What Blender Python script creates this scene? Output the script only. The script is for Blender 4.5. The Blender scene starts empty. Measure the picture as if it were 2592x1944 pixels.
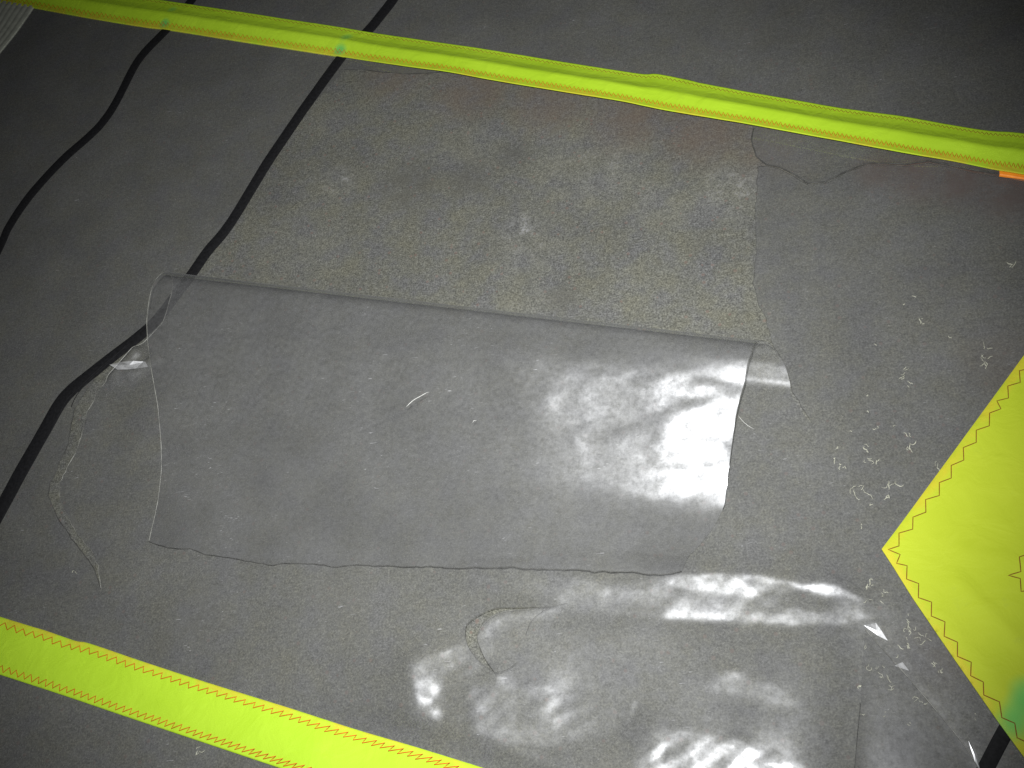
import bpy, bmesh, math, random
import numpy as np
from mathutils import Matrix, Vector
from mathutils.geometry import delaunay_2d_cdt

random.seed(7)
rng = np.random.default_rng(11)
scene = bpy.context.scene
COL = scene.collection

# ------------------------------------------------------------------ camera
PW, PH, FOC = 2592.0, 1944.0, 2520.0          # survey photograph size and focal length in its pixels
TILT, PHI = math.radians(32.0), math.radians(61.0)
st, ct = math.sin(TILT), math.cos(TILT)
UPC = np.array([-st*math.cos(PHI), st*math.sin(PHI), ct])          # world up in camera axes
XC = np.array([1.0, 0, 0]) - UPC[0]*UPC
XC /= np.linalg.norm(XC)
YC = np.cross(UPC, XC)
ROT = np.array([XC, YC, UPC])                  # camera axes -> world axes
CAM = np.array([0.0, 0.0, ct*1.0])             # eye ninety centimetres above the floor

cam_data = bpy.data.cameras.new("camera")
cam = bpy.data.objects.new("camera", cam_data)
COL.objects.link(cam)
M4 = Matrix([list(ROT[0])+[0], list(ROT[1])+[0], list(ROT[2])+[0], [0, 0, 0, 1]])
cam.matrix_world = Matrix.Translation(Vector(CAM)) @ M4
cam_data.sensor_width = 36.0
cam_data.lens = 36.0*FOC/PW
cam_data.clip_start = 0.01
cam_data.clip_end = 100
scene.camera = cam

# ------------------------------------------------------------------ world and the camera's flash
world = bpy.data.worlds.new("World")
scene.world = world
world.use_nodes = True
bg = world.node_tree.nodes["Background"]
bg.inputs[0].default_value = (0.75, 0.82, 1.0, 1)
bg.inputs[1].default_value = 0.012

flash_data = bpy.data.lights.new("flash", 'SPOT')
flash_data.energy = 100
flash_data.color = (0.985, 0.99, 0.985)
flash_data.shadow_soft_size = 0.012
flash_data.spot_size = math.radians(79)
flash_data.spot_blend = 1.0
flash = bpy.data.objects.new("flash", flash_data)
COL.objects.link(flash)
off = ROT @ np.array([-0.015, 0.065, 0.0])
aim = ROT @ np.array([-0.03, -0.05, -1.0])
flash.location = Vector(CAM+off)
flash.rotation_euler = Vector(aim).to_track_quat('-Z', 'Y').to_euler()

vs = scene.view_settings
vs.view_transform = 'Standard'
vs.look = 'None'
vs.exposure = 0.0
vs.gamma = 1.0
vs.use_curve_mapping = False
scene.render.engine = 'CYCLES'
scene.cycles.max_bounces = 4
scene.cycles.diffuse_bounces = 2
scene.cycles.glossy_bounces = 2
scene.cycles.transparent_max_bounces = 16
scene.cycles.sample_clamp_indirect = 2.0
scene.cycles.use_denoising = True

# ------------------------------------------------------------------ survey helpers
def at(px, py, z=0.0):
    """floor-plan position of a surveyed point that lies z metres above the floor"""
    px = np.asarray(px, float); py = np.asarray(py, float); z = np.asarray(z, float)
    d = np.stack([(px-PW/2)/FOC, -(py-PH/2)/FOC, -np.ones_like(px)], -1) @ ROT.T
    t = (z-CAM[2])/d[..., 2]
    return np.stack([CAM[0]+t*d[..., 0], CAM[1]+t*d[..., 1], z+0*t], -1)

def survey(P):
    """the inverse: plan position -> survey coordinates"""
    c = (np.asarray(P, float)-CAM) @ ROT
    return np.stack([PW/2+FOC*c[..., 0]/-c[..., 2], PH/2-FOC*c[..., 1]/-c[..., 2]], -1)

def sstep(x):
    x = np.clip(x, 0, 1)
    return x*x*(3-2*x)

def vnoise(x, y, seed=0):
    xi = np.floor(x).astype(np.int64); yi = np.floor(y).astype(np.int64)
    fx = x-xi; fy = y-yi
    def h(a, b):
        n = (a*374761393+b*668265263+seed*974634521) & 0x7fffffff
        n = ((n ^ (n >> 13))*1274126177) & 0x7fffffff
        return ((n ^ (n >> 16)) & 0xffff)/65535.0*2-1
    u = fx*fx*(3-2*fx); v = fy*fy*(3-2*fy)
    return (h(xi, yi)*(1-u)+h(xi+1, yi)*u)*(1-v)+(h(xi, yi+1)*(1-u)+h(xi+1, yi+1)*u)*v

def inside(px, py, poly):
    r = np.zeros(px.shape, bool)
    n = len(poly)
    for i in range(n):
        x0, y0 = poly[i]; x1, y1 = poly[(i+1) % n]
        if y0 == y1: continue
        c = ((y0 > py) != (y1 > py)) & (px < (x1-x0)*(py-y0)/(y1-y0)+x0)
        r ^= c
    return r

def dist_line(px, py, pts, closed=False):
    d = np.full(px.shape, 1e9)
    n = len(pts)
    for i in range(n if closed else n-1):
        x0, y0 = pts[i]; x1, y1 = pts[(i+1) % n]
        dx, dy = x1-x0, y1-y0
        t = np.clip(((px-x0)*dx+(py-y0)*dy)/(dx*dx+dy*dy+1e-9), 0, 1)
        d = np.minimum(d, np.hypot(px-x0-t*dx, py-y0-t*dy))
    return d

def soft_poly(px, py, poly, soft):
    d = dist_line(px, py, poly, True)
    s = np.where(inside(px, py, poly), d, -d)
    return sstep(0.5+s/(2*soft))

def resample(pts, step):
    out = []
    for (x0, y0), (x1, y1) in zip(pts[:-1], pts[1:]):
        n = max(1, int(math.hypot(x1-x0, y1-y0)/step))
        for k in range(n):
            out.append((x0+(x1-x0)*k/n, y0+(y1-y0)*k/n))
    out.append(pts[-1])
    return out

def smooth_line(pts, step):
    """Catmull-Rom through the points"""
    P = [pts[0]]+list(pts)+[pts[-1]]
    out = []
    for i in range(1, len(P)-2):
        p0, p1, p2, p3 = [np.array(q, float) for q in P[i-1:i+3]]
        n = max(1, int(np.linalg.norm(p2-p1)/step))
        for k in range(n):
            t = k/n
            out.append(tuple(0.5*((2*p1)+(p2-p0)*t+(2*p0-5*p1+4*p2-p3)*t*t+(3*p1-p0-3*p2+p3)*t**3)))
    out.append(tuple(pts[-1]))
    return out

def ragged(pts, step, amp, seed):
    """resampled line with a torn outline"""
    q = resample(pts, step)
    r = random.Random(seed)
    out = [q[0]]
    for i in range(1, len(q)-1):
        tx, ty = q[i+1][0]-q[i-1][0], q[i+1][1]-q[i-1][1]
        l = math.hypot(tx, ty)+1e-9
        a = r.gauss(0, 1)*amp
        out.append((q[i][0]-ty/l*a, q[i][1]+tx/l*a))
    out.append(q[-1])
    return out

# ------------------------------------------------------------------ object helpers
def link_mesh(name, verts, faces, mat, parent=None, smooth=True):
    me = bpy.data.meshes.new(name)
    me.from_pydata([tuple(map(float, v)) for v in verts], [], [tuple(map(int, f)) for f in faces])
    me.materials.append(mat)
    if smooth:
        me.polygons.foreach_set('use_smooth', [True]*len(me.polygons))
    me.update()
    o = bpy.data.objects.new(name, me)
    COL.objects.link(o)
    if parent: o.parent = parent
    return o

def tube_geo(P, r, sides=6, flat=1.0, taper=False):
    P = np.asarray(P, float)
    n = len(P)
    T = np.gradient(P, axis=0)
    T /= np.linalg.norm(T, axis=1)[:, None]+1e-12
    up = np.array([0, 0, 1.0])
    S = np.cross(T, up); S /= np.linalg.norm(S, axis=1)[:, None]+1e-12
    U = np.cross(S, T)
    V, F = [], []
    for i in range(n):
        k = 1.0
        if taper:
            k = max(0.25, min(1.0, 4*min(i, n-1-i)/max(1, n-1)+0.25))
        for j in range(sides):
            a = 2*math.pi*j/sides
            V.append(P[i]+r*k*(math.cos(a)*S[i]+flat*math.sin(a)*U[i]))
    for i in range(n-1):
        for j in range(sides):
            j2 = (j+1) % sides
            F.append((i*sides+j, i*sides+j2, (i+1)*sides+j2, (i+1)*sides+j))
    F.append(tuple(range(sides-1, -1, -1)))
    F.append(tuple((n-1)*sides+j for j in range(sides)))
    return V, F

def join_geo(parts):
    V, F = [], []
    for v, f in parts:
        b = len(V)
        V += list(v); F += [tuple(i+b for i in q) for q in f]
    return V, F

# ------------------------------------------------------------------ materials
def nodes_of(name):
    m = bpy.data.materials.new(name)
    m.use_nodes = True
    nt = m.node_tree
    nt.nodes.clear()
    return m, nt

def N(nt, kind, **kw):
    n = nt.nodes.new(kind)
    for k, v in kw.items():
        if k == 'ins':
            for a, b in v.items(): n.inputs[a].default_value = b
        else:
            setattr(n, k, v)
    return n

def ramp(nt, src, stops):
    r = N(nt, 'ShaderNodeValToRGB')
    els = r.color_ramp.elements
    while len(els) < len(stops): els.new(0.5)
    for e, (p, c) in zip(els, stops):
        e.position = p
        e.color = (*c, 1) if isinstance(c, tuple) else (c, c, c, 1)
    nt.links.new(src, r.inputs[0])
    return r.outputs[0]

def mixc(nt, fac, a, b, mode='MIX'):
    m = N(nt, 'ShaderNodeMix', data_type='RGBA', blend_type=mode)
    for sock, val in ((m.inputs[0], fac), (m.inputs[6], a), (m.inputs[7], b)):
        if hasattr(val, 'links') or isinstance(val, bpy.types.NodeSocket): nt.links.new(val, sock)
        elif isinstance(val, tuple): sock.default_value = (*val, 1)
        else: sock.default_value = val
    return m.outputs[2]

def mth(nt, op, a, b=None, clamp=False):
    m = N(nt, 'ShaderNodeMath', operation=op, use_clamp=clamp)
    for s, v in zip(m.inputs, (a, b)):
        if v is None: continue
        if isinstance(v, bpy.types.NodeSocket): nt.links.new(v, s)
        else: s.default_value = v
    return m.outputs[0]

def noise(nt, vec, scale, detail=4, rough=0.55, dist=0.0):
    n = N(nt, 'ShaderNodeTexNoise', ins={'Scale': scale, 'Detail': detail, 'Roughness': rough, 'Distortion': dist})
    nt.links.new(vec, n.inputs['Vector'])
    return n.outputs['Fac']

def blob(nt, pos, p, r0, r1):
    """1 inside r0 of a point, 0 beyond r1"""
    d = N(nt, 'ShaderNodeVectorMath', operation='DISTANCE')
    nt.links.new(pos, d.inputs[0])
    d.inputs[1].default_value = tuple(map(float, p))
    mr = N(nt, 'ShaderNodeMapRange', interpolation_type='SMOOTHSTEP', ins={1: r0, 2: r1, 3: 1.0, 4: 0.0})
    nt.links.new(d.outputs['Value'], mr.inputs[0])
    return mr.outputs[0]

def concrete_material():
    m, nt = nodes_of("concrete")
    geo = N(nt, 'ShaderNodeNewGeometry'); P = geo.outputs['Position']
    base = ramp(nt, noise(nt, P, 7, 4, .6), [(.3, (.082, .0825, .076)), (.5, (.097, .0975, .086)), (.72, (.112, .112, .098))])
    n60 = noise(nt, P, 60, 4, .68)
    n30 = noise(nt, P, 30, 3, .6)
    hue = ramp(nt, n30, [(.35, (.95, .95, 1.04)), (.5, (1, 1, .98)), (.68, (1.04, 1.02, .91))])
    c = mixc(nt, 1.0, base, hue, 'MULTIPLY')
    fine = noise(nt, P, 560, 2, .75)
    grit = ramp(nt, fine, [(.30, .48), (.5, 1.0), (.70, 1.68)])
    c = mixc(nt, 1.0, c, grit, 'MULTIPLY')
    mid = ramp(nt, noise(nt, P, 210, 2, .7), [(.3, .74), (.5, 1.0), (.7, 1.26)])
    c = mixc(nt, 1.0, c, mid, 'MULTIPLY')
    v = N(nt, 'ShaderNodeTexVoronoi', ins={'Scale': 190.0}); nt.links.new(P, v.inputs['Vector'])
    pick = N(nt, 'ShaderNodeSeparateColor'); nt.links.new(v.outputs['Color'], pick.inputs[0])
    red = mth(nt, 'MULTIPLY', mth(nt, 'GREATER_THAN', pick.outputs[0], .955), mth(nt, 'LESS_THAN', v.outputs['Distance'], .35))
    c = mixc(nt, mth(nt, 'MULTIPLY', red, .4), c, (.14, .09, .075))
    def blobs(lst):
        tot = None
        for (px, py, r, k0) in lst:
            k = mth(nt, 'MULTIPLY', blob(nt, P, at(px, py), r*.15, r), k0)
            tot = k if tot is None else mth(nt, 'MAXIMUM', tot, k)
        return tot
    # dark stains
    dk = blobs([(1030, 470, .06, .8), (1185, 450, .04, .9), (1420, 760, .03, .8), (1300, 385, .03, .9), (1690, 1500, .06, .5), (860, 1500, .05, .5), (500, 1560, .05, .5), (1900, 60, .1, .4)])
    c = mixc(nt, mth(nt, 'MULTIPLY', dk, ramp(nt, n60, [(.36, .15), (.6, .7)])), c, (.064, .063, .058))
    # whitish lime bloom with fine cracks
    vc = N(nt, 'ShaderNodeTexVoronoi', feature='DISTANCE_TO_EDGE', ins={'Scale': 210.0})
    addv = N(nt, 'ShaderNodeVectorMath', operation='MULTIPLY_ADD'); addv.inputs[1].default_value = (.012, .012, .0)
    wob = N(nt, 'ShaderNodeTexNoise', ins={'Scale': 130.0, 'Detail': 2.0}); nt.links.new(P, wob.inputs['Vector'])
    nt.links.new(wob.outputs['Color'], addv.inputs[0]); nt.links.new(P, addv.inputs[2])
    nt.links.new(addv.outputs[0], vc.inputs['Vector'])
    crack = ramp(nt, vc.outputs['Distance'], [(.03, 1.0), (.16, 0.0)])
    mott = ramp(nt, n60, [(.44, 0.0), (.64, 1.0)])
    wh = blobs([(1315, 580, .03, 1.0), (1850, 480, .05, .6), (860, 455, .035, .55), (1470, 430, .07, .3), (1560, 425, .05, .3),
                (1330, 620, .06, .3), (760, 640, .08, .15), (1650, 520, .05, .2), (1180, 370, .06, .2), (1350, 770, .05, .25), (840, 300, .05, .15)])
    k = mth(nt, 'MULTIPLY', mth(nt, 'MULTIPLY', wh, mott), mth(nt, 'ADD', mth(nt, 'MULTIPLY', crack, .7), .22))
    c = mixc(nt, k, c, (.26, .26, .265))
    # reddish-brown tint beside the batten pocket
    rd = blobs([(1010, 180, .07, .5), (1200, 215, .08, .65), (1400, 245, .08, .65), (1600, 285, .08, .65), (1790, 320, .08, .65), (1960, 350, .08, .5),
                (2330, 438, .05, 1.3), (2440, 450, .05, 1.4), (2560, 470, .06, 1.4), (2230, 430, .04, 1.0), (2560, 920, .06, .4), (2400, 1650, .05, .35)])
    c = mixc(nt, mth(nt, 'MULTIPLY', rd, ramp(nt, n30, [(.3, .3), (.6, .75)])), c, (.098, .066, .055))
    b = N(nt, 'ShaderNodeBsdfPrincipled', ins={'Roughness': .85, 'Specular IOR Level': .25})
    nt.links.new(c, b.inputs['Base Color'])
    bp = N(nt, 'ShaderNodeBump', ins={'Strength': .3, 'Distance': .0010}); nt.links.new(mth(nt, 'ADD', fine, n60), bp.inputs['Height'])
    nt.links.new(bp.outputs[0], b.inputs['Normal'])
    o = N(nt, 'ShaderNodeOutputMaterial'); nt.links.new(b.outputs[0], o.inputs[0])
    return m

def film_material(name, tint, haze_fac, haze_col, r_sharp, r_broad, spec=1.0, scratch=1.0):
    """thin smoky clear film: see-through, a little haze, two-lobe gloss, scratched"""
    m, nt = nodes_of(name)
    geo = N(nt, 'ShaderNodeNewGeometry'); P = geo.outputs['Position']
    # fine scuffs
    scuff = noise(nt, P, 170, 3, .75)
    big = noise(nt, P, 16, 2, .6)
    # short scratches: stretched noise in two directions
    def stretched(rot, sx, sy, lo, hi):
        mp = N(nt, 'ShaderNodeMapping'); mp.inputs['Rotation'].default_value = (0, 0, rot); mp.inputs['Scale'].default_value = (sx, sy, 1)
        nt.links.new(P, mp.inputs['Vector'])
        return ramp(nt, noise(nt, mp.outputs[0], 1.0, 1, .5, .6), [(lo, 0.0), (hi, 1.0)])
    s1 = stretched(1.85, 100, 1000, .74, .78)
    s2 = stretched(-.75, 130, 1200, .74, .78)
    scr = mth(nt, 'MINIMUM', mth(nt, 'ADD', s1, s2), 1.0)
    gate = ramp(nt, big, [(.48, 0.0), (.62, 1.0)])
    scr = mth(nt, 'MULTIPLY', mth(nt, 'MULTIPLY', scr, gate), scratch)
    bump = N(nt, 'ShaderNodeBump', ins={'Strength': .26, 'Distance': .0002})
    hgt = noise(nt, P, 95, 2, .65)
    nt.links.new(hgt, bump.inputs['Height'])
    tr = N(nt, 'ShaderNodeBsdfTransparent'); tr.inputs[0].default_value = (*tint, 1)
    df = N(nt, 'ShaderNodeBsdfDiffuse')
    hc = mixc(nt, ramp(nt, big, [(.35, 0.0), (.65, 1.0)]), tuple(x*.88 for x in haze_col), tuple(x*1.12 for x in haze_col))
    hc = mixc(nt, mth(nt, 'MULTIPLY', scr, .8), hc, (.62, .62, .64))
    nt.links.new(hc, df.inputs[0]); nt.links.new(bump.outputs[0], df.inputs['Normal'])
    hz = mth(nt, 'ADD', mth(nt, 'ADD', haze_fac-.05, mth(nt, 'MULTIPLY', ramp(nt, scuff, [(.35, 0.0), (.7, 1.0)]), .10)), mth(nt, 'MULTIPLY', scr, .3), True)
    mx = N(nt, 'ShaderNodeMixShader'); nt.links.new(hz, mx.inputs[0]); nt.links.new(tr.outputs[0], mx.inputs[1]); nt.links.new(df.outputs[0], mx.inputs[2])
    g1 = N(nt, 'ShaderNodeBsdfGlossy', ins={'Roughness': r_sharp}); g2 = N(nt, 'ShaderNodeBsdfGlossy', ins={'Roughness': r_broad})
    for g in (g1, g2):
        g.inputs[0].default_value = (.96, .97, 1, 1); nt.links.new(bump.outputs[0], g.inputs['Normal'])
    gm = N(nt, 'ShaderNodeMixShader', ins={0: .38}); nt.links.new(g1.outputs[0], gm.inputs[1]); nt.links.new(g2.outputs[0], gm.inputs[2])
    fr = N(nt, 'ShaderNodeFresnel')             # both faces of the sheet meet air
    nt.links.new(mth(nt, 'ADD', mth(nt, 'MULTIPLY', geo.outputs['Backfacing'], 1/1.55-1.55), 1.55), fr.inputs['IOR'])
    ff = mth(nt, 'MULTIPLY', fr.outputs[0], spec, True)
    ff = mth(nt, 'MULTIPLY', ff, ramp(nt, scuff, [(.30, .60), (.66, 1.30)]), True)
    ms = N(nt, 'ShaderNodeMixShader'); nt.links.new(ff, ms.inputs[0]); nt.links.new(mx.outputs[0], ms.inputs[1]); nt.links.new(gm.outputs[0], ms.inputs[2])
    o = N(nt, 'ShaderNodeOutputMaterial'); nt.links.new(ms.outputs[0], o.inputs[0])
    return m

def cloth_material(name, col, hem, see_through=()):
    m, nt = nodes_of(name)
    geo = N(nt, 'ShaderNodeNewGeometry'); P = geo.outputs['Position']
    c = mixc(nt, ramp(nt, noise(nt, P, 14, 4, .6), [(.35, 0.0), (.65, 1.0)]), tuple(x*y for x, y in zip(col, (.93, .95, .8))), col)
    at_ = N(nt, 'ShaderNodeAttribute', attribute_name='hem')
    hk = mth(nt, 'MULTIPLY', at_.outputs['Fac'], ramp(nt, noise(nt, P, 40, 3, .6), [(.38, .15), (.6, .85)]))
    c = mixc(nt, hk, c, hem)
    for p, r, k in see_through:                # dark seam lying under the cloth shows through as green
        kk = mth(nt, 'MULTIPLY', blob(nt, P, p, r*.35, r), k)
        c = mixc(nt, kk, c, (.11, .47, .11))
    # faint ink-like smudges and grime
    gr = ramp(nt, noise(nt, P, 55, 4, .7), [(.62, 0.0), (.78, .22)])
    c = mixc(nt, gr, c, (.30, .38, .05))
    b = N(nt, 'ShaderNodeBsdfPrincipled', ins={'Roughness': .6, 'Specular IOR Level': .18})
    nt.links.new(c, b.inputs['Base Color'])
    # weave and shallow wrinkles
    wv = N(nt, 'ShaderNodeTexWave', ins={'Scale': 520.0, 'Distortion': .6, 'Detail': 1.0}); nt.links.new(P, wv.inputs['Vector'])
    h = mth(nt, 'ADD', mth(nt, 'MULTIPLY', wv.outputs['Fac'], .15), mth(nt, 'MULTIPLY', noise(nt, P, 38, 4, .55, .8), 2.2))
    bp = N(nt, 'ShaderNodeBump', ins={'Strength': .5, 'Distance': .0016}); nt.links.new(h, bp.inputs['Height'])
    nt.links.new(bp.outputs[0], b.inputs['Normal'])
    o = N(nt, 'ShaderNodeOutputMaterial'); nt.links.new(b.outputs[0], o.inputs[0])
    return m

def plain_material(name, col, rough=.6, spec=.3, var=.15, scale=120, alpha=1.0):
    m, nt = nodes_of(name)
    geo = N(nt, 'ShaderNodeNewGeometry'); P = geo.outputs['Position']
    c = mixc(nt, ramp(nt, noise(nt, P, scale, 3, .6), [(.3, 0.0), (.7, 1.0)]), tuple(x*(1-var) for x in col), tuple(min(1, x*(1+var)) for x in col))
    b = N(nt, 'ShaderNodeBsdfPrincipled', ins={'Roughness': rough, 'Specular IOR Level': spec, 'Alpha': alpha})
    nt.links.new(c, b.inputs['Base Color'])
    o = N(nt, 'ShaderNodeOutputMaterial'); nt.links.new(b.outputs[0], o.inputs[0])
    return m

YEL = (.40, .61, .028)
HEM = (.52, .46, .03)
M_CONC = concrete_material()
M_FILM = film_material("clear_film", (.885, .885, .885), .16, (.28, .282, .282), .105, .35, 1.5)
M_PATCH = film_material("clear_patch_film", (.90, .90, .90), .10, (.16, .16, .16), .25, .45, .3, .4)
M_YEL_TOP = cloth_material("yellow_pocket_cloth", YEL, HEM,
                           [(at(422, 64), .012, .8), (at(440, 35), .012, .6), (at(866, 132), .014, .85), (at(880, 108), .014, .7)])
M_YEL_LOW = cloth_material("yellow_band_cloth", YEL, HEM)
M_YEL_PAT = cloth_material("yellow_patch_cloth", (.43, .515, .030), HEM,
                           [(at(2562, 1835), .018, .8), (at(2580, 1800), .018, .8), (at(2600, 1765), .02, .8)])
M_THREAD = plain_material("orange_thread", (.50, .115, .010), .7, .2)
M_THREAD_DK = plain_material("brown_thread", (.20, .075, .012), .7, .2)
M_BLACK = plain_material("black_seam_tape", (.010, .010, .011), .7, .12, .35, 300)
M_EDGE = plain_material("cut_film_edge", (.20, .20, .18), .35, .6, .6, 60, .6)
M_EDGE_DK = plain_material("dark_film_edge", (.085, .085, .08), .5, .3, .5, 90, .5)
M_GLUE = plain_material("dried_glue", (.46, .46, .37), .35, .6, .4, 300, .65)
M_GREY = plain_material("grey_ribbed_cloth", (.30, .31, .26), .75, .2)
M_ORANGE = plain_material("orange_tape", (.95, .28, .02), .5, .3)
M_FIBRE = plain_material("pale_fibre", (.55, .55, .52), .6, .3)

# ------------------------------------------------------------------ concrete floor
s = 6.0
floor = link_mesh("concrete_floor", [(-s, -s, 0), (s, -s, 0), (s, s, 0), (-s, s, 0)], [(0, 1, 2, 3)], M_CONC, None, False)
floor["kind"] = "structure"
floor["label"] = "grey mottled concrete floor under the sail"

# ------------------------------------------------------------------ the sail
sail = bpy.data.objects.new("sail", None)
COL.objects.link(sail)
sail["label"] = "torn clear film sail with yellow stitched bands lying on concrete"
sail["category"] = "sail"

# surveyed outlines -------------------------------------------------
SEAM2 = [(1010, -25), (994, 0), (968, 33), (933, 75), (866, 142), (773, 269), (671, 419), (578, 570), (523, 637), (484, 694), (439, 753), (391, 814),
         (350, 851), (293, 895), (228, 948), (179, 989), (151, 1022), (114, 1087), (65, 1172), (20, 1253), (-30, 1345), (-120, 1520)]
SEAM1 = [(530, -70), (484, 0), (452, 35), (419, 75), (350, 151), (293, 260), (260, 309), (228, 342), (163, 399), (81, 488), (24, 570), (0, 622), (-60, 740), (-120, 850)]
SEAM3 = [(2640, 1700), (2592, 1775), (2544, 1853), (2496, 1944), (2440, 2050), (2400, 2130)]

CRACK = [(1895, 302), (1908, 325), (1902, 354), (1914, 395), (1940, 417), (1973, 423), (2013, 443), (2044, 464), (2091, 460), (2140, 435), (2197, 413), (2241, 414),
         (2294, 417), (2351, 408), (2408, 419), (2465, 431), (2530, 440), (2640, 452)]
crack_up = ragged(CRACK, 14, .4, 3)
crack_lo = ragged([(2640, 460), (2530, 448), (2465, 438), (2408, 425), (2351, 413), (2294, 421), (2241, 417.5), (2197, 416.5), (2140, 438.5), (2091, 463.5), (2044, 467.5),
                   (2010, 446.5), (1971, 426.5), (1940, 421), (1918, 421)], 14, .4, 4)
hole_right = ragged([(1918, 421), (1912, 520), (1914, 635), (1908, 716), (1920, 773), (1940, 806), (1954, 863), (1980, 910), (1999, 960), (2012, 1003), (2036, 1040), (2058, 1074)], 14, 1.4, 5)
junction = [(2058, 1074)] + resample([(2034, 1047), (254, 985)], 14)
gap_right = ragged([(248, 996), (222, 1046), (203, 1115), (179, 1168), (150, 1221), (152, 1270), (167, 1302), (191, 1346), (228, 1391), (246, 1432), (254, 1489)], 10, 1.2, 6)
gap_left = ragged([(254, 1489), (236, 1436), (208, 1400), (180, 1362), (146, 1310), (134, 1286), (121, 1253), (126, 1221), (140, 1196), (151, 1168), (173, 1123), (177, 1087), (191, 1030), (222, 985), (240, 960)], 10, 1.0, 7)
seam_side = [(p[0]+7, p[1]+4) for p in SEAM2[4:15]][::-1]
hole_top = [(880, 120), (1127, 160), (1400, 205), (1700, 262), (1895, 302)]
torn_top = ragged([(872, 176), (910, 173), (960, 181), (1020, 186), (1127, 182), (1180, 172)], 12, .6, 8)
HOLE = seam_side[:-1] + torn_top + [(1400, 205), (1700, 262)] + crack_up + crack_lo + hole_right[1:] + junction + gap_right + gap_left
CRES_OUT = smooth_line([(1400, 1543), (1345, 1546), (1310, 1547), (1257, 1552), (1200, 1582), (1190, 1607), (1196, 1643), (1212, 1668), (1228, 1686), (1263, 1711)], 8)
CRES_IN = smooth_line([(1263, 1711), (1240, 1679), (1226, 1648), (1220, 1628), (1223, 1612), (1234, 1591), (1257, 1570), (1290, 1556), (1345, 1549), (1400, 1543)], 8)
CRES = CRES_OUT[:-1]+CRES_IN[:-1]

# ------------------------------------------------------------------ wrinkle relief
def creases(x, y, seed, n=13):
    """straight sharp folds of handled film"""
    r = random.Random(seed)
    z = np.zeros_like(x)
    for k in range(n):
        th = r.choice([1.57, 1.35, 1.85, 1.1, 2.2, .7, 1.6])+r.uniform(-.2, .2)
        lam = r.uniform(.014, .07)
        slope = r.uniform(.05, .10)
        a = (x*math.cos(th)+y*math.sin(th))/lam+r.random()+.35*vnoise(x*9, y*9, seed*31+k)
        tri = np.abs((a % 1)-.5)*2
        gate = sstep((vnoise(x*18+k*3.1, y*18, seed*17+k)-.1)/.5)
        z += tri*slope*lam*.5*gate
    return z

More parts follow.
